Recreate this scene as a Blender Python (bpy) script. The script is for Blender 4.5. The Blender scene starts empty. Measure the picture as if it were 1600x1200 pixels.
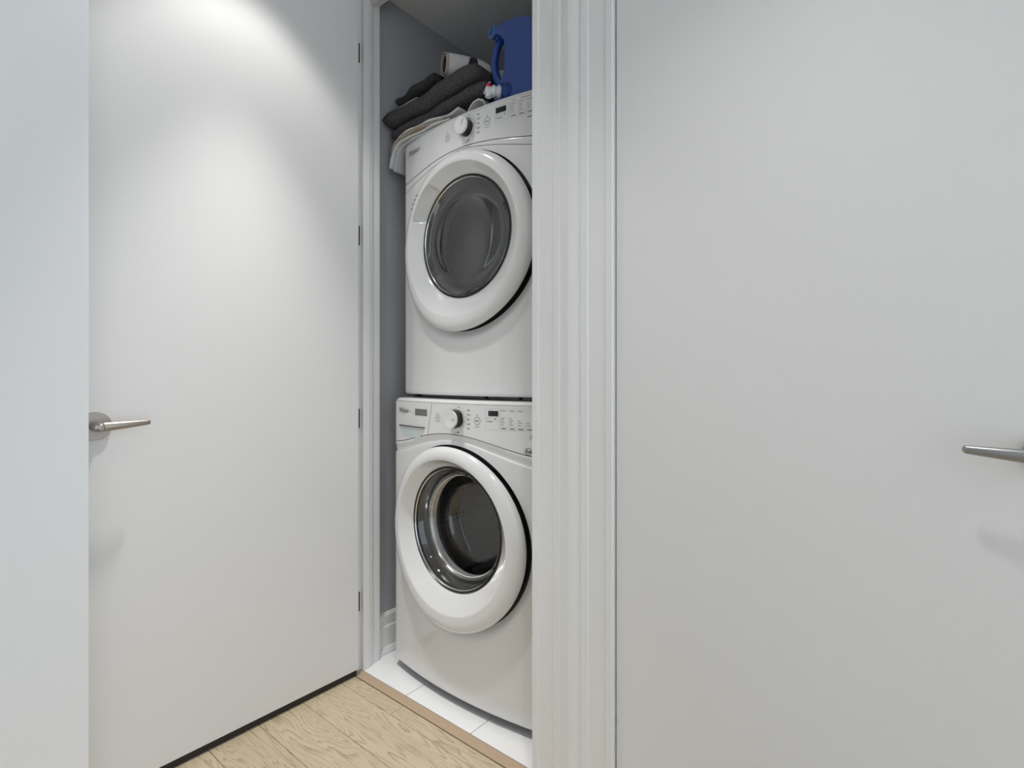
import bpy, bmesh, math, random
from mathutils import Vector, Matrix
random.seed(4)
C = bpy.context.scene.collection
sc = bpy.context.scene
# ------------------------------------------------------------------ camera, world, lights
cam = bpy.data.cameras.new('camera'); camo = bpy.data.objects.new('camera', cam); C.objects.link(camo)
camo.location = (1.63, -1.137, 1.06)
camo.rotation_euler = (math.radians(90), 0, math.radians(39.42))
cam.lens = 827/1600*36; cam.sensor_width = 36; cam.shift_y = -10/1600; cam.clip_start = 0.01
sc.camera = camo
sc.view_settings.view_transform = 'Standard'; sc.view_settings.look = 'None'
sc.view_settings.exposure = 0.0; sc.view_settings.gamma = 1; sc.view_settings.use_curve_mapping = False
w = bpy.data.worlds.new('world'); sc.world = w; w.use_nodes = True
bg = w.node_tree.nodes['Background']; bg.inputs[0].default_value = (0.83, 0.915, 1.0, 1); bg.inputs[1].default_value = 1.62
def spot(loc, power, half, blend, col=(1, .98, .955), rad=.035):
    l = bpy.data.lights.new('downlight', 'SPOT'); l.energy = power; l.spot_size = math.radians(2*half); l.spot_blend = blend
    l.color = col; l.shadow_soft_size = rad
    o = bpy.data.objects.new('downlight', l); C.objects.link(o); o.location = loc
    return o
spot((.30, -.45, 2.50), 14, 46, .40)
spot((.33, -.45, 2.50), 98, 27, 1.0)
spot((1.43, -.67, 2.50), 34, 48, 1.0)

# ------------------------------------------------------------------ helpers
def mat(name, col, rough=.5, metal=0, coat=0, noise=0, nscale=30, bump=0, bscale=200, spec=.5, emit=None):
    m = bpy.data.materials.new(name); m.use_nodes = True
    nt = m.node_tree; b = nt.nodes['Principled BSDF']
    b.inputs['Base Color'].default_value = (*col, 1); b.inputs['Roughness'].default_value = rough
    b.inputs['Metallic'].default_value = metal; b.inputs['Coat Weight'].default_value = coat
    b.inputs['Coat Roughness'].default_value = .06
    b.inputs['Specular IOR Level'].default_value = spec
    tc = nt.nodes.new('ShaderNodeTexCoord')
    if noise:
        n = nt.nodes.new('ShaderNodeTexNoise'); n.inputs['Scale'].default_value = nscale; n.inputs['Detail'].default_value = 6
        nt.links.new(tc.outputs['Object'], n.inputs['Vector'])
        mx = nt.nodes.new('ShaderNodeMix'); mx.data_type = 'RGBA'
        mx.inputs[6].default_value = (*[c*(1-noise) for c in col], 1); mx.inputs[7].default_value = (*[min(1, c*(1+noise)) for c in col], 1)
        nt.links.new(n.outputs['Fac'], mx.inputs[0]); nt.links.new(mx.outputs[2], b.inputs['Base Color'])
    if bump:
        n = nt.nodes.new('ShaderNodeTexNoise'); n.inputs['Scale'].default_value = bscale; n.inputs['Detail'].default_value = 4
        nt.links.new(tc.outputs['Object'], n.inputs['Vector'])
        bp = nt.nodes.new('ShaderNodeBump'); bp.inputs['Strength'].default_value = bump; bp.inputs['Distance'].default_value = .002
        nt.links.new(n.outputs['Fac'], bp.inputs['Height']); nt.links.new(bp.outputs[0], b.inputs['Normal'])
    return m
def glass_mat(name, tint, gloss=1.0, rough=.03, f0=.08):
    m = bpy.data.materials.new(name); m.use_nodes = True; nt = m.node_tree; nt.nodes.clear()
    o = nt.nodes.new('ShaderNodeOutputMaterial'); mx = nt.nodes.new('ShaderNodeMixShader')
    t = nt.nodes.new('ShaderNodeBsdfTransparent'); t.inputs[0].default_value = (*tint, 1)
    g = nt.nodes.new('ShaderNodeBsdfGlossy'); g.inputs['Roughness'].default_value = rough; g.inputs[0].default_value = (gloss,)*3+(1,)
    f = nt.nodes.new('ShaderNodeLayerWeight'); f.inputs['Blend'].default_value = .5
    pw = nt.nodes.new('ShaderNodeMath'); pw.operation = 'POWER'; pw.inputs[1].default_value = 4.0; nt.links.new(f.outputs['Facing'], pw.inputs[0])
    ma = nt.nodes.new('ShaderNodeMath'); ma.operation = 'MULTIPLY_ADD'; ma.inputs[1].default_value = .9; ma.inputs[2].default_value = f0; nt.links.new(pw.outputs[0], ma.inputs[0])
    nt.links.new(ma.outputs[0], mx.inputs[0]); nt.links.new(t.outputs[0], mx.inputs[1]); nt.links.new(g.outputs[0], mx.inputs[2])
    nt.links.new(mx.outputs[0], o.inputs[0]); return m
def link(name, bm, m, parent=None, smooth=False, angle=35):
    me = bpy.data.meshes.new(name); bmesh.ops.recalc_face_normals(bm, faces=bm.faces) if not getattr(bm, 'nr', 0) else None
    bm.to_mesh(me); bm.free(); me.materials.append(m)
    o = bpy.data.objects.new(name, me); C.objects.link(o)
    if smooth:
        for p in me.polygons: p.use_smooth = True
        me.set_sharp_from_angle(angle=math.radians(angle))
    if parent: o.parent = parent; o.matrix_parent_inverse = Matrix.Translation(-parent.location) if parent.type == 'EMPTY' else Matrix.Identity(4)
    return o
def thing(name, label, cat, loc=(0, 0, 0), group=None):
    o = bpy.data.objects.new(name, None); C.objects.link(o); o.location = loc; o['label'] = label; o['category'] = cat
    if group: o['group'] = group
    return o
def tag(o, label, cat, group=None):
    o['label'] = label; o['category'] = cat
    if group: o['group'] = group
    return o
def struct(o): o['kind'] = 'structure'; return o
def bx(bm, x0, x1, y0, y1, z0, z1, bev=0):
    b2 = bmesh.new(); bmesh.ops.create_cube(b2, size=1)
    for v in b2.verts: v.co = Vector(((x0+x1)/2+v.co.x*(x1-x0), (y0+y1)/2+v.co.y*(y1-y0), (z0+z1)/2+v.co.z*(z1-z0)))
    if bev: bmesh.ops.bevel(b2, geom=b2.edges[:], offset=bev, segments=2, affect='EDGES', profile=.5)
    me = bpy.data.meshes.new('tmp'); b2.to_mesh(me); b2.free(); bm.from_mesh(me); bpy.data.meshes.remove(me); return bm
def box(*a, bev=0): return bx(bmesh.new(), *a, bev=bev)
def grid(rows, closed_u=False, closed_v=False, bm=None):
    bm = bm or bmesh.new(); V = [[bm.verts.new(p) for p in r] for r in rows]; n = len(rows); k = len(rows[0])
    for i in range(n if closed_v else n-1):
        for j in range(k if closed_u else k-1):
            a, b, c, d = V[i][j], V[i][(j+1) % k], V[(i+1) % n][(j+1) % k], V[(i+1) % n][j]
            try: bm.faces.new((a, b, c, d))
            except ValueError: pass
    return bm
def cap(bm, ring):
    try: bm.faces.new(ring)
    except ValueError: pass
def lathe_axis(prof, origin, axis, n=64, bm=None, close=False):
    """prof: (r, h) along axis from origin"""
    ax = Vector(axis).normalized(); a = ax.orthogonal().normalized(); b = ax.cross(a); o = Vector(origin)
    rows = [[o+ax*h+(a*math.cos(2*math.pi*j/n)+b*math.sin(2*math.pi*j/n))*max(r, 1e-5) for j in range(n)] for r, h in prof]
    return grid(rows, closed_u=True, closed_v=close, bm=bm)
def tube(pts, rads, n=12, bm=None, sub=6):
    P = [Vector(p) for p in pts]; R = rads if isinstance(rads, (list, tuple)) else [rads]*len(P)
    Q = []; RR = []
    for i in range(len(P)-1):
        p0 = P[max(i-1, 0)]; p1 = P[i]; p2 = P[i+1]; p3 = P[min(i+2, len(P)-1)]
        for s in range(sub):
            t = s/sub
            Q.append(.5*((2*p1)+(p2-p0)*t+(2*p0-5*p1+4*p2-p3)*t*t+(-p0+3*p1-3*p2+p3)*t**3)); RR.append(R[i]*(1-t)+R[i+1]*t)
    Q.append(P[-1]); RR.append(R[-1])
    rows = []; a = None
    for i, q in enumerate(Q):
        d = (Q[min(i+1, len(Q)-1)]-Q[max(i-1, 0)]).normalized()
        a = d.orthogonal().normalized() if a is None else (a-d*a.dot(d)).normalized()
        b = d.cross(a)
        rows.append([q+(a*math.cos(2*math.pi*j/n)+b*math.sin(2*math.pi*j/n))*RR[i] for j in range(n)])
    bm = grid(rows, closed_u=True, bm=bm); bm.verts.ensure_lookup_table(); N = len(bm.verts)
    cap(bm, bm.verts[N-n:N]); cap(bm, list(reversed(bm.verts[N-n*len(Q):N-n*len(Q)+n])))
    return bm
def prism(poly, z0, z1, bm=None):
    bm = bm or bmesh.new(); lo = [bm.verts.new((x, y, z0)) for x, y in poly]; hi = [bm.verts.new((x, y, z1)) for x, y in poly]
    n = len(poly)
    for i in range(n): bm.faces.new((lo[i], lo[(i+1) % n], hi[(i+1) % n], hi[i]))
    bm.faces.new(lo[::-1]); bm.faces.new(hi); return bm
def smooth(a, b, x):
    t = min(1, max(0, (x-a)/(b-a))); return t*t*(3-2*t)

# ------------------------------------------------------------------ materials
M = dict(
 wall=mat('white_wall_paint', (.83, .84, .85), .6, bump=.04, bscale=260, noise=.006, nscale=3),
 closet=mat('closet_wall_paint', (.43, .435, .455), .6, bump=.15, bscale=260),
 ceil=mat('ceiling_paint', (.80, .80, .80), .8, bump=.2, bscale=200),
 door=mat('white_door_paint', (.765, .755, .745), .38, bump=.05, bscale=120, noise=.008, nscale=4),
 trim=mat('white_trim_paint', (.80, .795, .785), .35, bump=.06, bscale=150),
 app=mat('white_enamel', (.775, .77, .76), .22, coat=.6),
 appd=mat('drawer_pocket_plastic', (.60, .66, .65), .3),
 ring=mat('glossy_white_plastic', (.76, .755, .745), .16, coat=.8),
 chrome=mat('polished_steel', (.62, .61, .60), .12, metal=1),
 steel=mat('brushed_steel', (.50, .495, .48), .25, metal=1, bump=.2, bscale=60),
 nickel=mat('satin_nickel', (.37, .335, .30), .38, metal=1, bump=.05, bscale=400),
 nickelg=mat('satin_grey_nickel', (.36, .36, .36), .38, metal=1, bump=.05, bscale=400),
 rubber=mat('grey_rubber', (.13, .13, .135), .5, bump=.1, bscale=60),
 black=mat('black_plastic', (.012, .012, .013), .3),
 dark=mat('dark_gap', (.02, .02, .02), .8),
 lcd=mat('display_window', (.008, .008, .01), .1),
 greyplate=mat('grey_plate', (.20, .195, .185), .3, metal=.3),
 ink=mat('grey_ink', (.07, .07, .075), .6),
 ink2=mat('pale_grey_ink', (.42, .42, .43), .6),
 logo=mat('silver_grey_lettering', (.17, .17, .18), .4, metal=.3),
 hinge_shaded=mat('shaded_hinge_metal', (.10, .085, .075), .4, metal=.8),  # hinge metal with the shade at the jamb mixed into its colour
 tile=mat('glossy_white_tile', (.93, .93, .925), .10, coat=.3, noise=.01, nscale=8),
 grout=mat('tile_grout', (.30, .30, .29), .9),
 towel=mat('dark_grey_terry', (  .085, .078, .082), .95, noise=.6, nscale=120, bump=1.0, bscale=600, spec=.1),
 towel2=mat('charcoal_knit', (.050, .046, .049), .95, noise=.35, nscale=140, bump=.9, bscale=500, spec=.1),
 sheet=mat('pale_grey_cotton', (.56, .56, .58), .9, noise=.08, nscale=40, bump=.5, bscale=300, spec=.2),
 sheetb=mat('beige_cotton', (.44, .37, .30), .9, noise=.15, nscale=40, bump=.5, bscale=300, spec=.2),
 sheetw=mat('off_white_cotton', (.68, .67, .65), .9, noise=.08, nscale=40, bump=.5, bscale=300, spec=.2),
 white=mat('white_plastic', (.80, .82, .82), .3),
 card=mat('pale_card', (.62, .68, .70), .6),
 blue=mat('blue_jug_plastic', (.020, .065, .28), .26, coat=.2, bump=.05, bscale=30),
 blued=mat('pale_blue_rim_plastic', (.10, .20, .42), .3),
 red=mat('red_plastic', (.75, .02, .08), .3),
 glass=glass_mat('clear_door_glass', (.86, .86, .86)),
 smoke=glass_mat('smoked_door_glass', (.27, .27, .28), rough=.05, f0=.10),
 paper=mat('care_label_paper', (.85, .83, .78), .7),
)
def oak_mat():
    m = bpy.data.materials.new('pale_oak'); m.use_nodes = True; nt = m.node_tree; b = nt.nodes['Principled BSDF']; L = nt.links.new; N = nt.nodes.new
    b.inputs['Roughness'].default_value = .42
    tc = N('ShaderNodeTexCoord'); oi = N('ShaderNodeObjectInfo')
    mul = N('ShaderNodeVectorMath'); mul.operation = 'SCALE'; mul.inputs[0].default_value = (17, 9, 3); L(oi.outputs['Random'], mul.inputs['Scale'])
    add = N('ShaderNodeVectorMath'); L(tc.outputs['Object'], add.inputs[0]); L(mul.outputs[0], add.inputs[1])
    mp = N('ShaderNodeMapping'); mp.inputs['Scale'].default_value = (.9, 6.5, 1); L(add.outputs[0], mp.inputs[0])
    # cathedral figure: rings of a low frequency noise
    n1 = N('ShaderNodeTexNoise'); n1.inputs['Scale'].default_value = 1.9; n1.inputs['Detail'].default_value = 2; n1.inputs['Distortion'].default_value = .6; L(mp.outputs[0], n1.inputs['Vector'])
    m1 = N('ShaderNodeMath'); m1.operation = 'MULTIPLY'; m1.inputs[1].default_value = 24; L(n1.outputs['Fac'], m1.inputs[0])
    m2 = N('ShaderNodeMath'); m2.operation = 'FRACT'; L(m1.outputs[0], m2.inputs[0])
    r1 = N('ShaderNodeValToRGB'); e = r1.color_ramp.elements; e[0].position = .0; e[0].color = (1, 1, 1, 1); e[1].position = .50; e[1].color = (0, 0, 0, 1)
    x = e.new(.95); x.color = (0, 0, 0, 1); x = e.new(1); x.color = (1, 1, 1, 1); L(m2.outputs[0], r1.inputs[0])
    # pores
    mp2 = N('ShaderNodeMapping'); mp2.inputs['Scale'].default_value = (30, 300, 1); L(add.outputs[0], mp2.inputs[0])
    n2 = N('ShaderNodeTexNoise'); n2.inputs['Scale'].default_value = 1; n2.inputs['Detail'].default_value = 3; L(mp2.outputs[0], n2.inputs['Vector'])
    r2 = N('ShaderNodeValToRGB'); e = r2.color_ramp.elements; e[0].position = .42; e[0].color = (0, 0, 0, 1); e[1].position = .60; e[1].color = (1, 1, 1, 1); L(n2.outputs['Fac'], r2.inputs[0])
    pa = N('ShaderNodeMath'); pa.operation = 'MULTIPLY_ADD'; pa.inputs[1].default_value = .75; pa.inputs[2].default_value = .25; L(r2.outputs[0], pa.inputs[0])
    pm = N('ShaderNodeMath'); pm.operation = 'MULTIPLY'; L(r1.outputs[0], pm.inputs[0]); L(pa.outputs[0], pm.inputs[1])
    n3 = N('ShaderNodeTexNoise'); n3.inputs['Scale'].default_value = 2.5; n3.inputs['Detail'].default_value = 5; L(mp.outputs[0], n3.inputs['Vector'])
    c1 = N('ShaderNodeMix'); c1.data_type = 'RGBA'; c1.inputs[6].default_value = (.53, .425, .28, 1); c1.inputs[7].default_value = (.66, .555, .395, 1); L(n3.outputs['Fac'], c1.inputs[0])
    s = N('ShaderNodeMath'); s.operation = 'MULTIPLY'; s.inputs[1].default_value = .75; L(pm.outputs[0], s.inputs[0])
    c2 = N('ShaderNodeMix'); c2.data_type = 'RGBA'; c2.inputs[7].default_value = (.27, .20, .12, 1); L(s.outputs[0], c2.inputs[0]); L(c1.outputs[2], c2.inputs[6])
    hv = N('ShaderNodeHueSaturation'); mr = N('ShaderNodeMapRange'); mr.inputs[3].default_value = .92; mr.inputs[4].default_value = 1.06; L(oi.outputs['Random'], mr.inputs[0]); L(mr.outputs[0], hv.inputs['Value'])
    L(c2.outputs[2], hv.inputs['Color']); L(hv.outputs[0], b.inputs['Base Color'])
    bp = N('ShaderNodeBump'); bp.inputs['Strength'].default_value = .25; bp.inputs['Distance'].default_value = .001; bp.invert = True; L(pm.outputs[0], bp.inputs['Height']); L(bp.outputs[0], b.inputs['Normal'])
    return m
M['oak'] = oak_mat()
M['oakstrip'] = mat('tan_threshold_wood', (.50, .37, .25), .45, noise=.10, nscale=60)

# ------------------------------------------------------------------ setting
H = 2.53; WV = -.04          # ceiling height, outer face of the closet wall
R0 = .806                    # right jamb face of the closet opening
D2 = 1.042; D2E = 1.815      # right door
HEAD = 2.452
fl = struct(link('floor', box(-.95, 3.3, -2.6, 1.0, -.06, -.012), M['grout']))
planks = {}
def plank(x0, x1, y0, y1, m='oak', z=0.0, th=.012):
    key = (round(x1-x0, 3), round(y1-y0, 4), m)
    if key not in planks:
        bm = box(-(x1-x0)/2, (x1-x0)/2, -(y1-y0)/2, (y1-y0)/2, -th, 0)
        bmesh.ops.bevel(bm, geom=[e for e in bm.edges if e.verts[0].co.z > -.001 and e.verts[1].co.z > -.001], offset=.0006, segments=1, affect='EDGES')
        me = bpy.data.meshes.new('plank'); bm.to_mesh(me); bm.free(); me.materials.append(M[m]); planks[key] = me
    o = bpy.data.objects.new('plank', planks[key]); C.objects.link(o); o.location = ((x0+x1)/2, (y0+y1)/2, z); o.parent = fl
    return o
g = .0006
seams = [-.0395, -.094] + [-.094-.1425*i for i in range(1, 17)]
joints = [[.275, 1.9], [1.42, 2.6], [-.35, 1.05, 2.4], [.85, 2.2], [-.6, 1.3, 2.9], [.2, 1.7]]
for i in range(len(seams)-1):
    js = [-.94] + joints[i % 6] + [3.29]
    for a, b in zip(js[:-1], js[1:]): plank(a+g, b-g, seams[i+1]+g, seams[i]-g)
o = link('threshold_strip', box(-.015, R0, -.0365, -.0015, -.011, .001, bev=.0008), M['oakstrip'], fl)
tm = {}
us = [-.36, -.062, .236, .534, .832, 1.13]
for i in range(5):
    for j in range(3):
        x0, x1 = max(us[i], -.05), min(us[i+1], .85)
        if x1-x0 < .005: continue
        y0, y1 = j*.3, j*.3+.3
        key = (round(x1-x0, 3))
        if key not in tm:
            bm = box(-(x1-x0)/2+.0012, (x1-x0)/2-.0012, -.1485, .1485, -.012, 0)
            me = bpy.data.meshes.new('tile'); bm.to_mesh(me); bm.free(); me.materials.append(M['tile']); tm[key] = me
        t = bpy.data.objects.new('tile', tm[key]); C.objects.link(t); t.location = ((x0+x1)/2, (y0+y1)/2, .0); t.parent = fl
struct(link('ceiling', box(-.95, 3.3, -2.6, 1.0, H, H+.08), M['ceil']))
# closet wall with its two door openings
bm = bmesh.new()
bx(bm, -.95, -.036, WV, .08, 0, H); bx(bm, -.036, 1.83, WV, .08, HEAD+.02, H)
bx(bm, R0+.02, D2-.02, WV, .08, 0, HEAD+.02); bx(bm, D2E+.02, 3.3, WV, .08, 0, H)
bx(bm, D2-.02, D2E+.02, .05, .08, 0, HEAD+.02)
struct(link('wall_front', bm, M['wall']))
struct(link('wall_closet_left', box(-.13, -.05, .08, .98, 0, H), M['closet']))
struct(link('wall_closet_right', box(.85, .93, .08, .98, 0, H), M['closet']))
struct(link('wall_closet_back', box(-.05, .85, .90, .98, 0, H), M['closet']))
struct(link('wall_left', box(.085, .166, -2.6, -.8275, 0, H, bev=.002), M['wall']))
struct(link('wall_rear', box(.166, 3.3, -2.68, -2.6, 0, H), M['wall']))
struct(link('wall_nook', box(-1.03, -.95, -2.6, 1.0, 0, H), M['wall']))
# closet baseboard: shoe, flat, step, cap
bbp = [(0, 0), (.024, 0), (.024, .010), (.018, .022), (.013, .026), (.013, .100), (.009, .106), (.009, .142), (.004, .150), (0, .154)]
bm = grid([[(-.05+d, y, z) for d, z in bbp] for y in (.081, .899)]); struct(link('baseboard_closet_left', bm, M['trim']))
bm = grid([[(x, .90-d, z) for d, z in bbp] for x in (-.049, .849)]); struct(link('baseboard_closet_back', bm, M['trim']))
# left frame: jamb with moulded stop, seen past the hinge edge of the open door
lj = [(-.036, WV), (-.015, WV), (-.015, 0), (0, 0), (0, .027), (-.005, .031), (-.006, .042), (-.013, .048), (-.015, .058), (-.015, .082), (-.036, .082)]
struct(link('trim_1', prism(lj, .001, HEAD), M['trim']))
# left casing on the wall (behind the open door)
def casing(inner, s):   # plan profile, s=+1 grows to +u
    P = [(0, 0), (0, .013), (.002, .015), (.018, .015), (.021, .0125), (.024, .0115), (.064, .0125), (.068, .0155), (.084, .0165), (.088, .0135), (.094, .0145), (.108, .019), (.118, .0205), (.1215, .018), (.1215, 0)]
    return [(inner+s*a, WV-p) for a, p in P]
struct(link('trim_2', prism(casing(-.026, -1), 0.001, HEAD+.1), M['trim']))
# right jamb + casing
rj = [(R0+.02, WV), (R0, WV), (R0, 0), (R0-.014, 0), (R0-.014, .05), (R0, .056), (R0, .082), (R0+.02, .082)]
struct(link('trim_3', prism(rj, .001, HEAD), M['trim']))
struct(link('trim_4', prism(casing(R0, 1), 0.001, HEAD+.1), M['trim']))
struct(link('trim_5', prism(casing(D2-.0035, -1), 0.001, HEAD+.1), M['trim']))
hj = [(WV, HEAD+.02), (WV, HEAD), (0, HEAD), (0, HEAD-.014), (.05, HEAD-.014), (.056, HEAD), (.082, HEAD), (.082, HEAD+.02)]
bm = bmesh.new(); a = [bm.verts.new((-.015, y, z)) for y, z in hj]; b = [bm.verts.new((R0, y, z)) for y, z in hj]
for i in range(8): bm.faces.new((a[i], a[(i+1) % 8], b[(i+1) % 8], b[i]))
struct(link('trim_6', bm, M['trim']))
# jambs of the second door
struct(link('trim_7', prism([(D2-.02, WV+.001), (D2-.004, WV+.001), (D2-.004, .0), (D2+.008, .0), (D2+.008, .045), (D2-.02, .045)], .001, HEAD), M['trim']))

def lever(parent, px, py, pz, nrm, dirv, m):
    """rosette on the door face at p, lever running along dirv"""
    n = Vector(nrm); d = Vector(dirv); p = Vector((px, py, pz))
    h = bpy.data.objects.new('lever_handle', None); C.objects.link(h); h.location = p; h.parent = parent
    def sub(name, bm, sm=True):
        o = link(name, bm, m, None, smooth=sm, angle=40); o.parent = h; o.matrix_parent_inverse = Matrix.Translation(-p); return o
    sub('rosette', lathe_axis([(0, 0), (.0345, 0), (.0345, .006), (.0335, .008), (.0, .008)], p, n, 48))
    bm = lathe_axis([(.0125, .006), (.0125, .030), (.0115, .045), (.0105, .058), (.006, .0635), (0, .064)], p, n, 24)
    sub('neck', bm)
    # tapering flat-oval lever
    rows = []; L = .104; K = 22
    for t in [i/K*.95 for i in range(K+1)]+[.96, .968, .976, .984, .990, .995, .9985, 1]:
        c = p+n*(.052+.004*math.sin(t*math.pi))+d*(L*t) + Vector((0, 0, .0065*t))
        hz = (.0118*(1-t)+.0060*t); hn = (.0085*(1-t)+.0045*t)
        e = math.sqrt(max(0, 1-((t-.95)/.05)**2)) if t > .95 else (1 if t > .03 else .75+t*8)
        hz *= max(e, .02); hn *= max(e, .02)
        rows.append([c+n*(hn*math.cos(a))+Vector((0, 0, hz*math.sin(a))) for a in [2*math.pi*j/20 for j in range(20)]])
    bm = grid(rows, closed_u=True); bm.verts.ensure_lookup_table(); cap(bm, bm.verts[:20]); cap(bm, bm.verts[-20:])
    sub('lever', bm)
    return h
# open left door: hinged at the left jamb, swung out 90 degrees
d1 = struct(link('door_1', box(-.024, .015, -.855, -.030, .024, 2.425, bev=.0015), M['door']))
d1['label'] = 'open flush white door with satin lever, left of the laundry closet'
lever(d1, .015, -.785, .941, (1, 0, 0), (0, 1, 0), M['nickel'])
lever(d1, -.024, -.785, .941, (-1, 0, 0), (0, 1, 0), M['nickel'])
link('under_door_shade', box(-.020, .008, -.852, -.034, .002, .0238), M['black'], d1)  # black strip added to darken the shaded gap below the door
for z in (2.235, 1.574, .912, .25):
    h = link('hinge', box(-.0152, -.0118, -.040, -.006, z-.035, z+.035, bev=.001), M['hinge_shaded'], d1)
    bm = lathe_axis([(0, -.037), (.006, -.037), (.006, .037), (0, .037)], (-.020, -.030, z), (0, 0, 1), 12)
d2 = struct(link('door_2', box(D2, D2E, -.0435, -.0035, .012, 2.425, bev=.0012), M['door']))
d2['label'] = 'closed flush white door filling the right of the view'
lever(d2, 1.751, -.0435, .9465, (0, -1, 0), (-1, 0, 0), M['nickelg'])
struct(link('trim_8', box(D2E+.003, D2E+.12, WV-.018, WV, 0, HEAD+.1, bev=.002), M['trim']))
struct(link('trim_9', box(-.14, 1.93, WV-.018, WV, HEAD+.1001, 2.5299, bev=.0), M['trim']))

# ------------------------------------------------------------------ machines
UC = .393; HW = .343
def text_mesh(s, size, shear=0, font_off=0, sx=1):
    cu = bpy.data.curves.new('t', 'FONT'); cu.body = s; cu.size = size; cu.shear = shear; cu.resolution_u = 2; cu.offset = font_off
    o = bpy.data.objects.new('t', cu); C.objects.link(o); bpy.context.view_layer.update()
    dg = bpy.context.evaluated_depsgraph_get(); me = bpy.data.meshes.new_from_object(o.evaluated_get(dg))
    bm = bmesh.new(); bm.from_mesh(me); bpy.data.meshes.remove(me); bpy.data.objects.remove(o); bpy.data.curves.remove(cu)
    bmesh.ops.triangulate(bm, faces=bm.faces)
    for v in bm.verts: v.co.x *= sx
    return bm
def machine(name, label, z0, ztop, zseam, a, b, wfun, dv, zc, washer):
    T = thing(name, label, 'washer' if washer else 'dryer', (UC, .45, z0))
    def vs(u):
        v = .055+dv+.045*((u-UC)/HW)**2
        e = HW-abs(u-UC); r = .016
        if e < r: v += r-math.sqrt(max(0, r*r-(r-e)**2))
        return v
    seam = lambda u: zseam-a*(u-UC)**2+b*(u-UC)**4
    zcon = ztop-.0125
    def corner(u, r=.034):
        e = HW-abs(u-UC); return r-math.sqrt(max(0, r*r-(r-e)**2)) if e < r else 0
    e0 = [0, .0006, .0018, .004, .007, .011, .016, .022, .028]
    U = [UC-HW+e for e in e0]+[UC-HW+.028+(2*HW-.056)*i/110 for i in range(1, 110)]+[UC+HW-e for e in reversed(e0)]
    RR = .292; UD = UC+.004
    # lower front panel
    zb = z0+(.026 if washer else 0)
    rows = []
    nz = 170
    for k in range(nz+8):
        row = []
        for u in U:
            s1 = seam(u)-.0012; w_ = wfun(u); s2 = s1-w_
            tops = [(s1-.003, -.004), (s1, -.0005), (s1-.0006, .0), (s1-.3*w_, -.0015), (s1-.6*w_, -.004), (s2+.0025, -.0065), (s2+.0005, -.006), (s2-.0015, -.0005)]
            if not washer: tops[3:] = [(s1-.3*w_, 0), (s1-.6*w_, 0), (s2+.0020, 0), (s2+.0012, -.006), (s2-.0008, -.0005)]
            if k < 8: z, p = tops[k]
            else:
                t = (k-7)/nz; cb = corner(u, .011); z = (s2-.0015)*(1-t)+(zb+cb)*t; p = 0
                tz = z-zb-cb
                if tz < .012: p -= .008*(1-math.sqrt(max(0, 1-((.012-tz)/.012)**2)))
            r = math.hypot(u-UC, z-zc)
            if r < .36 and z < zc+.2: p -= .011*(1-smooth(RR-.002, RR+.034, r))*smooth(.22, -.1, z-zc)
            # lower skirt leans in a little
            if washer: p -= .016*smooth(z0+.26, z0+.02, z)*(1-((u-UC)/HW)**2)*.6
            row.append((u, vs(u)-p, z))
        rows.append(row)
    rows = rows[1:]
    bm = grid(rows)
    hu, hz, RH = UD+.0012, zc+.0030, .2940
    kill = [f for f in bm.faces if math.hypot(f.calc_center_median().x-hu, f.calc_center_median().z-hz) < RH]
    bmesh.ops.delete(bm, geom=kill, context='FACES')
    for e in bm.edges:
        if e.is_boundary:
            for q in e.verts:
                r_ = math.hypot(q.co.x-hu, q.co.z-hz)
                if abs(r_-RH) < .012 and not q.tag:
                    q.tag = True; q.co.x = hu+(q.co.x-hu)*RH/r_; q.co.z = hz+(q.co.z-hz)*RH/r_
    link('front_panel', bm, M['app'], T, smooth=True, angle=50)
    # console
    rows = []
    for k in range(14):
        row = []
        for u in U:
            lo = seam(u)+.0012; hi = zcon-corner(u)
            z = lo+(hi-lo)*max(0, min(1, (k-1)/11)); p = 0
            if k == 0 or k == 13: p = -.004
            row.append((u, vs(u)-p+(.006 if not washer else .002)*0, z))
        rows.append(row)
    cons = link('control_panel', grid(rows), M['app'], T, smooth=True, angle=50)
    # top panel
    rows = []
    for p, dz in [(-.004, .001), (0, .001), (.0, .005), (-.003, .009), (-.008, .0118), (-.016, .0125)]:
        rows.append([(u, vs(u)-p, zcon-corner(u)+dz) for u in U])
    rows.append([(u, .76, zcon-corner(u)+.0125) for u in U]); rows.append([(u, .76, zcon-.04) for u in U])
    link('top_panel', grid(rows), M['app'], T, smooth=True, angle=50)
    # dark backing behind the seams, then cabinet sides/back
    vb = .055+dv+.045+.017
    bm = bmesh.new()
    bx(bm, UC-HW, UC-HW+.002, vb-.001, .76, z0+.02, zcon-.029); bx(bm, UC+HW-.002, UC+HW, vb-.001, .76, z0+.02, zcon-.029)
    bx(bm, UC-HW+.0021, UC+HW-.0021, .755, .76, z0+.02, zcon-.03); bx(bm, UC-HW+.0021, UC+HW-.0021, vb+.01, .7549, z0+.02, z0+.024)
    link('cabinet', bm, M['app'], T)
    rows = [[(u, vs(u)+.009, z) for u in U[4:-4]] for z in (seam(UC+.3)-.05, zcon-.03, zcon-.005)]
    bm = grid(rows); kill = [f for f in bm.faces if 0]; link('console_backing', bm, M['dark'], T)
    for x in (UC-.27, UC+.27):
        for y in (.19+dv, .68):
            link('foot', lathe_axis([(0, 0), (.024, 0), (.024, .008), (.010, .012), (.010, .03), (0, .03)], (x, y, z0-(.0 if washer else .008)), (0, 0, 1), 20), M['black'], T, smooth=True)
    # ---- door: lathe about the door axis, bowed with the front
    DZ = .0235 if washer else .022
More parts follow.
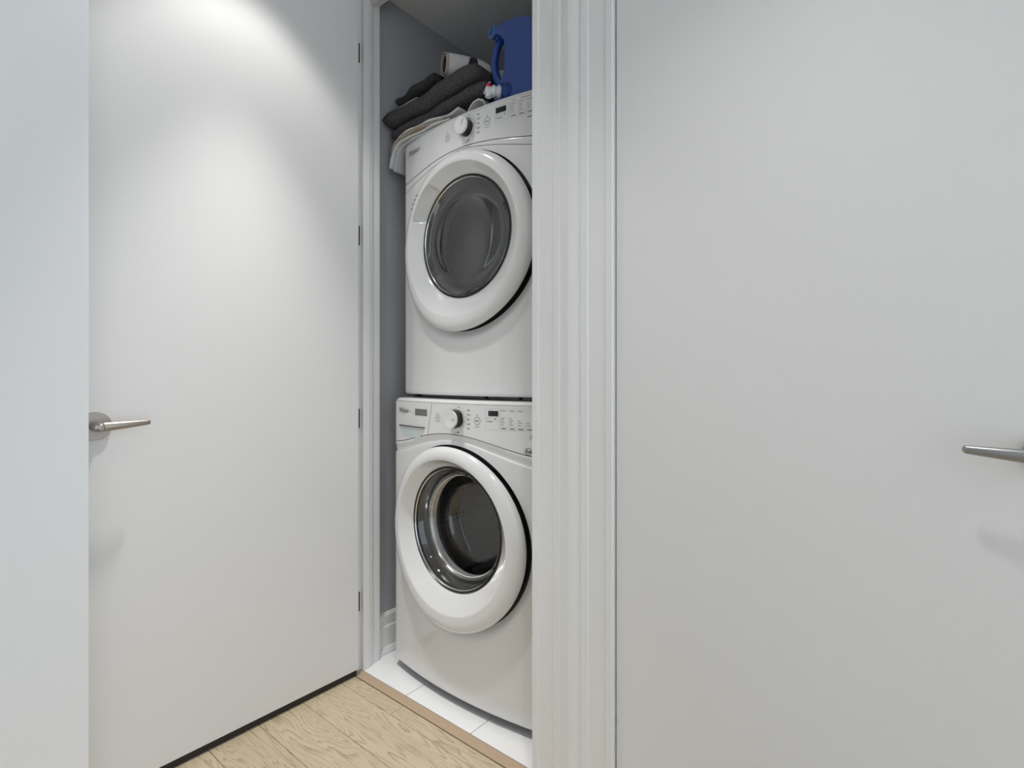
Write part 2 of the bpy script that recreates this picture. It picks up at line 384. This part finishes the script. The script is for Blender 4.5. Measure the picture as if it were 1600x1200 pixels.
    def dl(prof, zcc, n=160, closed=False, rmod=None):
        rows = []
        for r, p in prof:
            row = []
            for j in range(n):
                t = 2*math.pi*j/n; rr = r; pp = p
                if rmod: rr, pp = rmod(r, p, t)
                u = UD+rr*math.cos(t); z = zcc+rr*math.sin(t)
                f = min(1, max(0, (rr-.12)/.17)); row.append((u, .055+dv+.045*((u-UC)/HW)**2*f-pp, z))
            rows.append(row)
        return grid(rows, closed_u=True, closed_v=closed)
    zg = zc+(.0235 if washer else .022)
    ring = [(.281, .0105), (.287, .0112), (.2912, .0135), (.2925, .0185), (.290, .025), (.284, .031), (.276, .0345), (.266, .036), (.256, .0355), (.249, .033), (.243, .030), (.235, .024), (.222, .013), (.210, .004), (.2035, -.004), (.202, -.008)]
    def rm(r, p, t):
        # inner edge shifted up a little with the glass; pocket grip on the dryer
        k = smooth(.27, .20, r); dz = DZ*k
        x, z = r*math.cos(t), r*math.sin(t)+dz
        pp = p
        ang = math.degrees(t)
        if not washer:
            g_ = smooth(121, 124, ang)*smooth(157, 154, ang)*smooth(.2475, .2445, r)*smooth(.200, .222, r)
            pp = p-.030*g_
        return math.hypot(x, z), pp
    rb_ = .243 if washer else .248
    prof = ring[:8]+[(.262, .0362), (rb_+.003, .0358), (rb_+.0008, .0352), (rb_-.0008, .0338)]
    prof += [(rb_-.0008+(.2035-rb_+.0008)*q/8, .0338+(-.005-.0338)*q/8) for q in range(1, 9)]+[(.202, -.008)]
    def dl2():
        rows = []; n = 240
        for r, p in prof:
            row = []
            for j in range(n):
                t = 2*math.pi*j/n; rr, pp = rm(r, p, t); dz = DZ*smooth(.27, .20, r)
                u = UD+r*math.cos(t); z = zc+dz+r*math.sin(t); f = min(1, max(0, (r-.12)/.17))
                row.append((u, .055+dv+.045*((u-UC)/HW)**2*f-pp, z))
            rows.append(row)
        return grid(rows, closed_u=True)
    door = link('door', dl2(), M['ring'], T, smooth=True, angle=55)
    def part2(nm, bm, m, ang=50):
        o = link(nm, bm, m, None, smooth=True, angle=ang); o.parent = door; return o
    part2('ring_gap_shade', dl([(.278, .0108), (.2835, .0102), (.2835, -.0165), (.3040, -.0170)], zc), M['black'])  # black lining paints in the shade of the gap behind the ring
    part2('door_rim', dl([(.2025, -.007), (.199, -.005), (.196, -.010)], zg), M['black'])
    part2('rim_line', dl([(.196, -.010), (.1948, -.008), (.1935, -.010), (.1915, -.012)], zg), M['chrome'])
    if washer:
        part2('steel_collar', dl([(.1915, -.011), (.189, -.030), (.186, -.055), (.180, -.075), (.165, -.085)], zg), M['steel'])
        part2('glass_bowl', dl([(.186, -.016), (.176, -.030), (.168, -.055), (.160, -.095), (.150, -.125), (.135, -.145), (.115, -.155), (.07, -.158), (0, -.160)], zg), M['glass'])
        part2('bowl_rim', dl([(.166, -.060), (.1675, -.0615), (.166, -.063), (.1645, -.0615)], zg, closed=True), M['ring'])
        part2('door_hook', box(UC+.12, UC+.15, .20, .235, zg+.01, zg+.09, bev=.004), M['black'])
    else:
        part2('dark_collar', dl([(.1915, -.011), (.188, -.030), (.176, -.060), (.160, -.080)], zg), M['rubber'])
        part2('glass_bowl', dl([(.1915, -.011), (.180, -.017), (.165, -.024), (.150, -.026), (.135, -.022), (.12, -.019), (.07, -.017), (0, -.016)], zg), M['smoke'])
        part2('bowl_rim', dl([(.1545, -.045), (.156, -.047), (.1545, -.049), (.153, -.047)], zg, closed=True), M['chrome'])
        part2('inner_rim', dl([(.168, -.030), (.160, -.038), (.150, -.044), (.140, -.040), (.134, -.032)], zg), M['black'])
        lab = dl([(.187, -.024), (.166, -.050)], zg); lab.faces.ensure_lookup_table()
        bmesh.ops.delete(lab, geom=[f for f in lab.faces if not (215 < (math.degrees(math.atan2(f.calc_center_median().z-zg, f.calc_center_median().x-UD)) % 360) < 262)], context='FACES')
        for v in lab.verts: v.co.y -= .004
        part2('care_label', lab, M['paper'])
    # drum and gasket behind the glass
    gm = M['rubber']
    o = link('gasket', dl([(.283, -.03), (.262, -.028), (.205, -.075), (.188, -.085), (.176, -.095), (.178, -.108), (.192, -.114), (.250, -.118)], zg), gm, T, smooth=True)
    n = 96; rows = []
    for r, y in [(.192, .175+dv), (.245, .18+dv), (.252, .20+dv), (.252, .58), (.245, .60), (.10, .595), (.08, .585), (0, .585)]:
        rows.append([(UC+r*math.cos(2*math.pi*j/n), y, zg+r*math.sin(2*math.pi*j/n)) for j in range(n)])
    drum = link('drum', grid(rows, closed_u=True), M['drum'], T, smooth=True, angle=40)
    for k in range(3):
        t = math.radians(250+120*k if washer else 215+120*k); c, s = math.cos(t), math.sin(t)
        bm = bmesh.new(); rws = []
        for q in (-1, -.6, -.25, .25, .6, 1):
            hgt = .055*(1-q*q)**.7 if abs(q) < 1 else 0
            rws.append([(UC+(.251-hgt)*c-q*.04*s, y, zg+(.251-hgt)*s+q*.04*c) for y in (.22+dv, .40, .57)])
        link('baffle', grid(rws), M['steel'] if washer else M['rubber'], T, smooth=True, angle=60).parent = drum
    bpy.context.view_layer.update()
    # ---- printed and fitted console details, laid on the curved face
    def lay(bm, u, z, lift=.0005):
        for v in bm.verts:
            uu = u+v.co.x; zz = z+v.co.y; v.co = Vector((uu, vs(uu)-lift-v.co.z, zz))
        return bm
    def det(nm, bm, m, par=None):
        par = par or cons
        o = link(nm, bm, m, None); o.parent = par; return o
    def rect(bm, x0, x1, y0, y1, nseg=4):
        return grid([[(x0+(x1-x0)*i/nseg, y, 0) for i in range(nseg+1)] for y in (y0, y1)], bm=bm)
    def frame(bm, x0, x1, y0, y1, t=.0006):
        rect(bm, x0, x1, y0, y0+t, 8); rect(bm, x0, x1, y1-t, y1, 8); rect(bm, x0, x0+t, y0, y1, 1); rect(bm, x1-t, x1, y0, y1, 1); return bm
    def circ(bm, cx, cy, r, t=.0009, n=32):
        return grid([[(cx+q*math.cos(2*math.pi*j/n), cy+q*math.sin(2*math.pi*j/n), 0) for j in range(n)] for q in (r, r-t)], closed_u=True, bm=bm)
    if washer: lz, lsz, lu = .935, .026, .089
    else: lz, lsz, lu = 1.8755, .028, .088
    bm = text_mesh('Whirlpool', lsz, shear=.35, font_off=.0004, sx=.62)
    det('brand_lettering', lay(bm, lu, lz), M['logo'])
    bm = bmesh.new()      # swoosh ring round the lettering
    rows = []
    for k in range(25):
        t = math.radians(200+k*10); th = .0012*math.sin(math.pi*k/24)+.0002
        rows.append([(.024+q*.021*math.cos(t), .010+q*.0155*math.sin(t)+.3*q*.0155*math.cos(t)*0, 0) for q in (1, 1-th*30)])
    det('brand_swoosh', lay(grid(rows), lu, lz), M['ink2'])
    bm = text_mesh('Duet', .011, font_off=.0001, sx=.8)
    det('model_lettering', lay(bm, lu+.068, lz+.004), M['ink2'])
    kz, bz = (.928, .926) if washer else (1.873, 1.866)
    ku = .421
    # knob
    kd = Vector((0, -1, 0)); ko = (ku, vs(ku), kz)
    det('knob_trim', lathe_axis([(.0325, 0), (.0335, .0015), (.0315, .003), (.030, .003)], ko, kd, 48), M['chrome'])
    kb = link('knob', lathe_axis([(.0272, 0), (.0272, .022), (.026, .0225)], ko, kd, 48), M['black'], None, smooth=True, angle=40); kb.parent = cons
    kf = link('knob_face', lathe_axis([(.0270, .0222), (.0275, .0245), (.0275, .0275), (.0265, .0290), (.024, .0288), (.012, .0275), (0, .0272)], ko, kd, 48), M['ring'], None, smooth=True, angle=50); kf.parent = cons
    ang = 0 if washer else math.radians(58)
    bm = bmesh.new(); rect(bm, .003, .021, -.0013, .0013, 1)
    for v in bm.verts:
        x, y = v.co.x, v.co.y; v.co = Vector((ku+x*math.cos(ang)-y*math.sin(ang), vs(ku)-.0294, kz+x*math.sin(ang)+y*math.cos(ang)))
    det('knob_pointer', bm, M['ink2'])
    # marks round the knob (cycle names too small to read: short dashes)
    bm = bmesh.new()
    for i in range(6):
        t = math.radians(60-24*i); rect(bm, .037*math.cos(t), .037*math.cos(t)+.004, .037*math.sin(t), .037*math.sin(t)+.0007, 1)
        if i < 5: rect(bm, .044, .056+.004*(i % 2), .030-.0145*i, .0312-.0145*i, 1); rect(bm, .046, .056, .0275-.0145*i, .0285-.0145*i, 1)
        t = math.radians(130+18*i); rect(bm, .037*math.cos(t)-.004, .037*math.cos(t), .037*math.sin(t), .037*math.sin(t)+.0007, 1)
    rect(bm, -.008, .010, -.0445, -.043, 2); rect(bm, .004, .013, -.0425, -.040, 2); rect(bm, .004, .016, .038, .0392, 2)
    det('cycle_marks', lay(bm, ku, kz), M['ink'])['kind'] = 'stuff'
    # power and start buttons
    for bu, bzz, r in ((.332, bz, .0115), (.507, bz+(.0 if washer else .004), .0125)):
        bm = bmesh.new(); circ(bm, 0, 0, r, .0011); circ(bm, 0, r+.005, .0018, .0016, 10)
        if bu < .4: circ(bm, 0, 0, .0045, .0008, 16); rect(bm, -.0005, .0005, .001, .0055, 1)
        else:
            rect(bm, .002, .0032, -.0035, .0035, 1); rect(bm, .0045, .0057, -.0035, .0035, 1)
            v1, v2, v3 = bm.verts.new((-.005, -.0038, 0)), bm.verts.new((-.005, .0038, 0)), bm.verts.new((.0005, 0, 0)); bm.faces.new((v1, v2, v3))
            rect(bm, -.010, .010, -r-.0062, -r-.0052, 2)
        det('button', lay(bm, bu, bzz), M['ink'])
    # display
    q = (.549, .585, .943, .959) if washer else (.541, .579, 1.884, 1.901)
    det('display_window', lay(rect(bmesh.new(), 0, q[1]-q[0], 0, q[3]-q[2]), q[0], q[2], .001), M['lcd'])
    zt_, zb_ = (.967, .901) if washer else (1.907, 1.856)
    bm = bmesh.new(); frame(bm, .538, .5865, zb_, zt_-.001); frame(bm, .5905, .715, zb_, zt_-.001); rect(bm, .5385, .586, q[2]-.012, q[2]-.0115, 4); rect(bm, .5385, .586, q[2]-.0045, q[2]-.004, 4)
    for k in range(5): rect(bm, .618+.028*k, .6185+.028*k, zb_, zb_+.013, 1)
    rect(bm, .5905, .715, zb_+.013, zb_+.0136, 10)
    det('panel_outline', lay(bm, 0, 0, .0004), M['ink2'])
    bm = bmesh.new()
    for k in range(4):
        nrow = (4, 4, 3, 2)[k]
        for r in range(nrow):
            x = .5945+.0285*k; y = zb_+.018+.0062*r
            circ(bm, x, y+.0008, .0011, .001, 8); rect(bm, x+.0025, x+.009+.004*((r+k) % 2), y, y+.0013, 1)
        rect(bm, .596+.0285*k, .613+.0285*k, zb_+.005, zb_+.0075, 1)
    for k in range(3): circ(bm, .594+.028*k, zt_-.0068, .0011, .001, 8); rect(bm, .597+.028*k, .612+.028*k, zt_-.0075, zt_-.0062, 1)
    rect(bm, .543, .549, q[2]-.009, q[2]-.0082, 1); rect(bm, .572, .576, q[2]-.010, q[2]-.007, 1); circ(bm, .543, q[2]-.017, .0011, .001, 8); rect(bm, .546, .565, q[2]-.018, q[2]-.016, 1)
    if not washer: rect(bm, .60, .612, 1.9095, 1.911, 1); rect(bm, .63, .665, 1.9095, 1.911, 2)
    det('option_marks', lay(bm, 0, 0), M['ink'])['kind'] = 'stuff'
    sb = bmesh.new(); frame(sb, .690, .716, .879 if washer else 1.842, .892 if washer else 1.853, .0008); rect(sb, .694, .712, .884 if washer else 1.846, .886 if washer else 1.8485, 1)
    if not washer: rect(sb, .652, .672, 1.845, 1.8475, 1)
    det('button', lay(sb, 0, 0), M['ink'])
    if washer:
        bm = bmesh.new(); circ(bm, .685, .8435, .0108, .0014); lay(bm, 0, 0)
        t = text_mesh('he', .017, shear=.2, font_off=.0004); lay(t, .6765, .8385); me = bpy.data.meshes.new('x'); t.to_mesh(me); bm.from_mesh(me); t.free()
        det('efficiency_badge', bm, M['ink'])
        det('rating_plate', lay(rect(bmesh.new(), 0, .0705, 0, .0225), .2045, .930, .0008), M['greyplate'])
        # dispenser drawer: groove, finger pocket
        dz0, dz1 = seam(.28)+.002, .9735
        bm = grid([[(.3005, 0, dz1), (.3018, 0, dz1)], [(.278, 0, dz0), (.2793, 0, dz0)]])
        for v in bm.verts: v.co.y = vs(v.co.x)-.0005
        dr = det('dispenser_drawer', bm, M['ink'])
        # pocket: dished bowl under a dark overhang
        rows = []
        N = 20
        def outl(t):   # t 0..1 along bottom curve from left to right
            x = -1+2*t; return x, -(max(0, 1-abs(x)**4))**.5
        top = [(.178+.084*(-1+2*i/N), .8905+.0005*i/N*2) for i in range(N+1)]
        bot = [(.180+.080*(outl(i/N)[0]*(1+.10*outl(i/N)[1])), .889+.0385*outl(i/N)[1]) for i in range(N+1)]
        for f, dep in ((0, -.0006), (.08, -.0006), (1, -.0010)):
            rows.append([(top[i][0]*(1-f)+bot[i][0]*f, 0, top[i][1]*(1-f)+bot[i][1]*f) for i in range(N+1)])
        bm = grid(rows[1:])
        for v in bm.verts: v.co.y = vs(v.co.x)-.0007
        det('drawer_pocket', bm, M['appd'], dr)
        bm = grid([[(x, vs(x)-.0006, z-.0006*0) for x, z in top], [(x, vs(x)-.0045, z-.0008) for x, z in top], [(x, vs(x)-.0006, z-.0042) for x, z in top]])
        det('pocket_lip', bm, M['black'], dr)
    else:
        # instruction print on the door ring, beside the grip
        bm = bmesh.new()
        for i in range(3):
            for k in range(4):
                t = math.radians(134+k*3.6+i*.6); r = .2635+.0045*i
                u = UC+r*math.cos(t); z = zc+.002+r*math.sin(t); dx, dz_ = -math.sin(t)*.006, math.cos(t)*.006; nx, nz_ = math.cos(t)*.0019, math.sin(t)*.0019
                y = .055+dv+.045*((u-UC)/HW)**2*min(1, (r-.12)/.17)-.0352
                vv = [bm.verts.new(c) for c in ((u, y, z), (u+dx, y+.0002, z+dz_), (u+dx+nx, y+.0002, z+dz_+nz_), (u+nx, y, z+nz_))]; bm.faces.new(vv)
        o = link('door_print', bm, M['black'], None); o.parent = door
    return T, vs
def drum_mat():
    m = mat('perforated_drum_steel', (.34, .33, .32), .28, metal=1); nt = m.node_tree; b = nt.nodes['Principled BSDF']
    tc = nt.nodes.new('ShaderNodeTexCoord'); vo = nt.nodes.new('ShaderNodeTexVoronoi'); vo.inputs['Scale'].default_value = 55; vo.inputs['Randomness'].default_value = .1
    nt.links.new(tc.outputs['Object'], vo.inputs['Vector']); r = nt.nodes.new('ShaderNodeValToRGB'); e = r.color_ramp.elements
    e[0].position = .16; e[0].color = (.02, .02, .02, 1); e[1].position = .24; e[1].color = (.36, .35, .34, 1)
    nt.links.new(vo.outputs['Distance'], r.inputs[0]); nt.links.new(r.outputs[0], b.inputs['Base Color']); return m
M['drum'] = drum_mat()
wW = lambda u: .0175+.055*abs(u-UC-.01)
wD = lambda u: .005+.075*abs(u-UC)
washer, vsw = machine('washing_machine', 'white front-loading washing machine standing on the tile floor, lower of the stacked pair', 0.0, .988, .8775, .85, 3.6, wW, 0, .5465, True)
dryer, vsd = machine('tumble_dryer', 'white front-loading tumble dryer stacked on top, towels and blue jug above it', 1.0, 1.930, 1.8165, .55, 2.1, wD, .0455, 1.503, False)
# stacking bracket between the two machines
sk = thing('stacking_bracket', 'dark metal stacking bracket in the gap between washer and dryer', 'bracket', (UC, .45, .988))
bm = bmesh.new(); bx(bm, UC-.31, UC+.33, .19, .20, .9885, .9995); bx(bm, UC-.325, UC-.31, .165, .70, .9885, .9995)
link('rail', bm, M['greyplate'], sk)
for u in (.455, .60, .12):
    link('clip', lathe_axis([(0, -.0), (.004, 0), (.004, .012), (0, .012)], (u, .165, .994), (0, -.3, .1), 10), M['black'], sk)

# ------------------------------------------------------------------ laundry on top of the dryer
DT = 1.930
def fold(u0, u1, v0, v1, base, thick, m, name, wav=.004, seed=0, droop=0, lean=0, layers=1, endr=.6, nu=60):
    """folded cloth: rounded fold facing the room, base(u,v)=underside height"""
    rnd = random.Random(seed); ph = [rnd.uniform(0, 6.28) for _ in range(8)]
    rows = []
    ns = 12; r = thick/2
    sec = []
    for i in range(ns+1):
        t = math.pi/2+math.pi*i/ns; sec.append((r+r*math.cos(t)*1.0, r+r*math.sin(t)))     # front round (v,z)
    depth = v1-v0; K = 10
    low = [(r+(depth-2*r)*i/K, 0) for i in range(1, K+1)]
    back = [(depth-r+r*math.cos(t), r+r*math.sin(t)) for t in [-math.pi/2+math.pi*i/6 for i in range(1, 7)]]
    up = [(depth-r-(depth-2*r)*i/K, thick) for i in range(1, K)]
    S = sec+low+back+up
    for k in range(nu+1):
        f = k/nu; u = u0+(u1-u0)*f; e = min(f, 1-f)*(u1-u0)
        q = min(1, math.sqrt(max(.0, 1-(1-min(1, e/(thick*endr)))**2))+.02)
        fr = wav*(math.sin(u*21+ph[0])+.6*math.sin(u*47+ph[1])); row = []
        for dv_, dz in S:
            zz = (dz-r)*q+r; vv = dv_
            v = v0+vv+fr*(1 if dv_ < depth/2 else .3)+lean*(u-u0)
            b_ = base(u, v); puff = .90+.06*math.sin(u*15+ph[2]+dv_*9)+.04*math.sin(u*33+ph[3]+dv_*21)
            uu = u
            z = b_+zz*puff
            if droop:
                s_ = .052-u
                if s_ > 0:
                    rb = .030; th_ = min(s_/rb, math.radians(droop)); ex = max(0, s_-rb*math.radians(droop)); h = z-DT
                    uu = .052-(rb+h)*math.sin(th_)-ex*math.cos(th_); z = DT-rb+(rb+h)*math.cos(th_)-ex*math.sin(th_)
            row.append((uu, v, z))
        rows.append(row)
    bm = grid(rows, closed_u=True); bm.verts.ensure_lookup_table(); n = len(S)
    cap(bm, bm.verts[:n]); cap(bm, bm.verts[-n:])
    return link(name, bm, m, None, smooth=True, angle=70)
def dr(amount, edge=.075):
    return lambda u, v: -amount*max(0, (edge-u)/.11)**1.6
lift = lambda u: .022*smooth(.15, .42, u)
tag(fold(-.055, .30, .132, .46, lambda u, v: DT+.001, .012, M['sheet'], 'folded_sheet', .005, 1, 80), 'pale grey folded cotton sheet lying directly on the dryer, lowest of the pile', 'sheet')
tag(fold(-.045, .315, .126, .45, lambda u, v: DT+.0145, .010, M['sheetw'], 'folded_sheet', .004, 2, 78), 'off-white wavy folded sheet second from the bottom of the pile', 'sheet')
tag(fold(-.028, .285, .124, .44, lambda u, v: DT+.026, .009, M['sheetb'], 'folded_blanket', .007, 3, 76), 'beige folded blanket edge between the pale sheets and the grey towels', 'blanket')
tag(fold(-.012, .36, .128, .45, lambda u, v: DT+.0365, .010, M['sheetw'], 'pillowcase', .007, 4, 74), 'crumpled whitish cloth directly under the dark grey towels', 'cloth')
tag(fold(-.018, .47, .134, .47, lambda u, v: DT+.048+lift(u)-.012*smooth(.08, -.03, u), .046, M['towel'], 'folded_towel', .003, 5, 0), 'thin dark grey towel folded beneath the thicker dark towel', 'towel')
tag(fold(-.038, .448, .114, .46, lambda u, v: DT+.096+lift(u)-.012*smooth(.08, -.03, u), .062, M['towel'], 'folded_towel', .004, 6, 0), 'thick dark grey terry towel, topmost of the two folded towels', 'towel')
tag(fold(.010, .12, .150, .36, lambda u, v: DT+.159+lift(u), .010, M['sheetb'], 'tan_cloth', .002, 7, 0), 'small tan cloth edge under the rolled charcoal garment', 'cloth')
tag(fold(-.006, .228, .138, .38, lambda u, v: DT+.172+lift(u)+.014*math.exp(-((u-.20)/.05)**2), .036, M['towel2'], 'crumpled_garment', .009, 8, 0, endr=.25), 'crumpled charcoal garment lying on top of the towels', 'garment')
# cloth arching up in a loop at the right end of the pile
path = [(.375, .001), (.372, .012), (.385, .024), (.405, .037), (.425, .042), (.445, .036), (.457, .020), (.461, .001)]
bm = bmesh.new(); th = .0035
out = []
for k in range(len(path)-1):
    for q in range(4):
        t = q/4; out.append((path[k][0]*(1-t)+path[k+1][0]*t, path[k][1]*(1-t)+path[k+1][1]*t))
out.append(path[-1])
cx = .418
grid([[(cx+(u-cx)*f, y+.004*math.sin(u*60), DT+.0005+z*f*1.4) for u, z in out] for f, y in ((1, .150), (1, .24), (1, .33), (.90, .33), (.90, .24), (.90, .150))], closed_v=True, bm=bm)
tag(link('rolled_cloth', bm, M['sheetw'], None, smooth=True, angle=50), 'pale cloth arched into an open loop at the right end of the pile', 'cloth')
# white rolled band with dark lined open end
rl = thing('rolled_white_cloth', 'white rolled band with brown layered rim, resting on top of the dark towels', 'cloth', (.30, .2, 2.12))
A, B = Vector((.268, .155, 2.162)), Vector((.325, .265, 2.166))
bm = tube([A, A.lerp(B, .5), B, (.360, .30, 2.145)], [.037, .039, .036, .028], n=36)
link('band', bm, M['sheetw'], rl, smooth=True)
ax = (A-B).normalized()
for i, (r, m) in enumerate([(.0365, 'sheetb'), (.033, 'towel2'), (.029, 'sheetb'), (.025, 'towel2'), (.019, 'black')]):
    link('layer', lathe_axis([(r-.004, -.002), (r-.003, .008-i*.001), (r, .010-i*.001), (r+.001, .004), (r+.001, -.002)], A, ax, 36), M[m], rl, smooth=True)
link('end_fill', lathe_axis([(0, .001), (.034, .001)], A, ax, 24), M['black'], rl)
Bs = A.lerp(B, .72)
bxv = ax.orthogonal().normalized(); byv = ax.cross(bxv)
sd = Vector((1, 0, 0)); sd = (sd-ax*sd.dot(ax)).normalized(); upv = Vector((0, 0, 1)); upv = (upv-ax*upv.dot(ax)).normalized()
link('strap', grid([[Bs-ax*x+(sd*math.cos(t)+upv*math.sin(t))*.0385 for x in (-.02-.01*math.cos(t), .0, .016)] for t in [math.radians(a_) for a_ in range(-35, 80, 8)]]), M['towel2'], rl, smooth=True)
# pale carton lying on the towels behind the tap
bm = box(-.045, .045, -.035, .035, 0, .058, bev=.002)
o = link('small_carton', bm, M['card']); o.location = (.402, .365, DT+.185); o.rotation_euler = (0, 0, math.radians(25))
tag(o, 'pale bluish white carton lying behind the towels beside the blue jug', 'carton')
# blue jug
jug = thing('detergent_jug', 'large blue plastic detergent jug with loop handle and white tap, standing on the dryer', 'jug', (.58, .24, DT))
def slab(outline, y0, y1, bev):
    # chaikin-rounded outline
    P = outline
    for _ in range(2):
        Q = []
        for i in range(len(P)):
            a_, b_ = P[i], P[(i+1) % len(P)]; Q += [(a_[0]*.78+b_[0]*.22, a_[1]*.78+b_[1]*.22), (a_[0]*.22+b_[0]*.78, a_[1]*.22+b_[1]*.78)]
        P = Q
    bm = bmesh.new(); lo = [bm.verts.new((x, y0, z)) for x, z in P]; hi = [bm.verts.new((x, y1, z)) for x, z in P]; n = len(P)
    f1 = bm.faces.new(lo); f2 = bm.faces.new(hi[::-1])
    for k in range(n): bm.faces.new((lo[k], hi[k], hi[(k+1) % n], lo[(k+1) % n]))
    ed = [e for e in bm.edges if e in f1.edges[:] or e in f2.edges[:]]
    bmesh.ops.bevel(bm, geom=ed, offset=bev, segments=4, affect='EDGES', profile=.5, clamp_overlap=True)
    return bm
front = [(.500, 1.931), (.60, 1.931), (.70, 1.931), (.705, 1.97), (.705, 2.11), (.690, 2.14), (.64, 2.170), (.60, 2.190), (.53, 2.200), (.494, 2.195), (.486, 2.175), (.505, 2.172), (.530, 2.160), (.538, 2.12), (.538, 2.05), (.520, 2.015), (.498, 2.000), (.492, 1.96)]
link('body', slab(front, .155, .27, .016), M['blue'], jug, smooth=True, angle=60)
rear = [(.475, 1.931), (.60, 1.931), (.70, 1.931), (.70, 2.10), (.66, 2.15), (.60, 2.195), (.52, 2.20), (.472, 2.19), (.462, 2.165), (.47, 2.11), (.475, 2.02)]
link('body', slab(rear, .235, .325, .014), M['blue'], jug, smooth=True, angle=60)
link('handle', tube([(.512, .205, 2.195), (.482, .195, 2.172), (.466, .19, 2.12), (.470, .188, 2.07), (.490, .188, 2.028), (.522, .195, 2.000)], [.013, .0125, .0125, .0135, .015, .017], n=18), M['blue'], jug, smooth=True)
nk = Vector((.484, .185, 2.192)); nd = Vector((-.28, -.95, .06)).normalized()
link('neck', lathe_axis([(.024, -.015), (.022, .004), (.0225, .008), (.020, .010), (.020, .022)], nk, nd, 32), M['blue'], jug, smooth=True)
link('neck_rim', lathe_axis([(.0195, .018), (.0205, .019), (.0205, .026), (.019, .028), (.0165, .028), (.0155, .024), (.0155, -.01), (0, -.01)], nk, nd, 32), M['blued'], jug, smooth=True)
ck = Vector((.535, .162, 1.975)); cd = Vector((-.62, -.76, .0)).normalized()
link('collar', lathe_axis([(.030, -.03), (.030, .004), (.027, .006), (.027, .016), (.022, .018), (0, .018)], ck, cd, 32), M['blue'], jug, smooth=True)
tap = link('tap', lathe_axis([(.019, .018), (.019, .026), (.015, .028), (.015, .034), (.0185, .036), (.0185, .042), (.013, .044), (.013, .060), (.010, .064), (0, .065)], ck, cd, 28), M['white'], jug, smooth=True)
sp = ck+cd*.055
bm = lathe_axis([(0, .004), (.0095, .004), (.010, -.010), (.011, -.020), (.0085, -.022), (.0, -.020)], sp, (0, 0, 1), 20)
o = link('spout', bm, M['white'], None, smooth=True); o.parent = tap; o.matrix_parent_inverse = Matrix.Translation(-jug.location)@Matrix.Identity(4); o.matrix_parent_inverse = Matrix.Identity(4)
o = link('push_button', lathe_axis([(.0085, .010), (.0085, .018), (.007, .021), (0, .0215)], sp, (0, 0, 1), 20), M['red'], None, smooth=True); o.parent = tap
o = link('strap', tube([sp+Vector((-.016, -.004, -.006)), sp+Vector((-.021, .006, .010)), sp+Vector((-.017, .014, .032)), sp+Vector((-.010, .02, .040))], .0022, n=8), M['white'], None, smooth=True); o.parent = tap
link('label', box(.688, .7065, .175, .25, 1.99, 2.10, bev=.002), M['red'], jug)
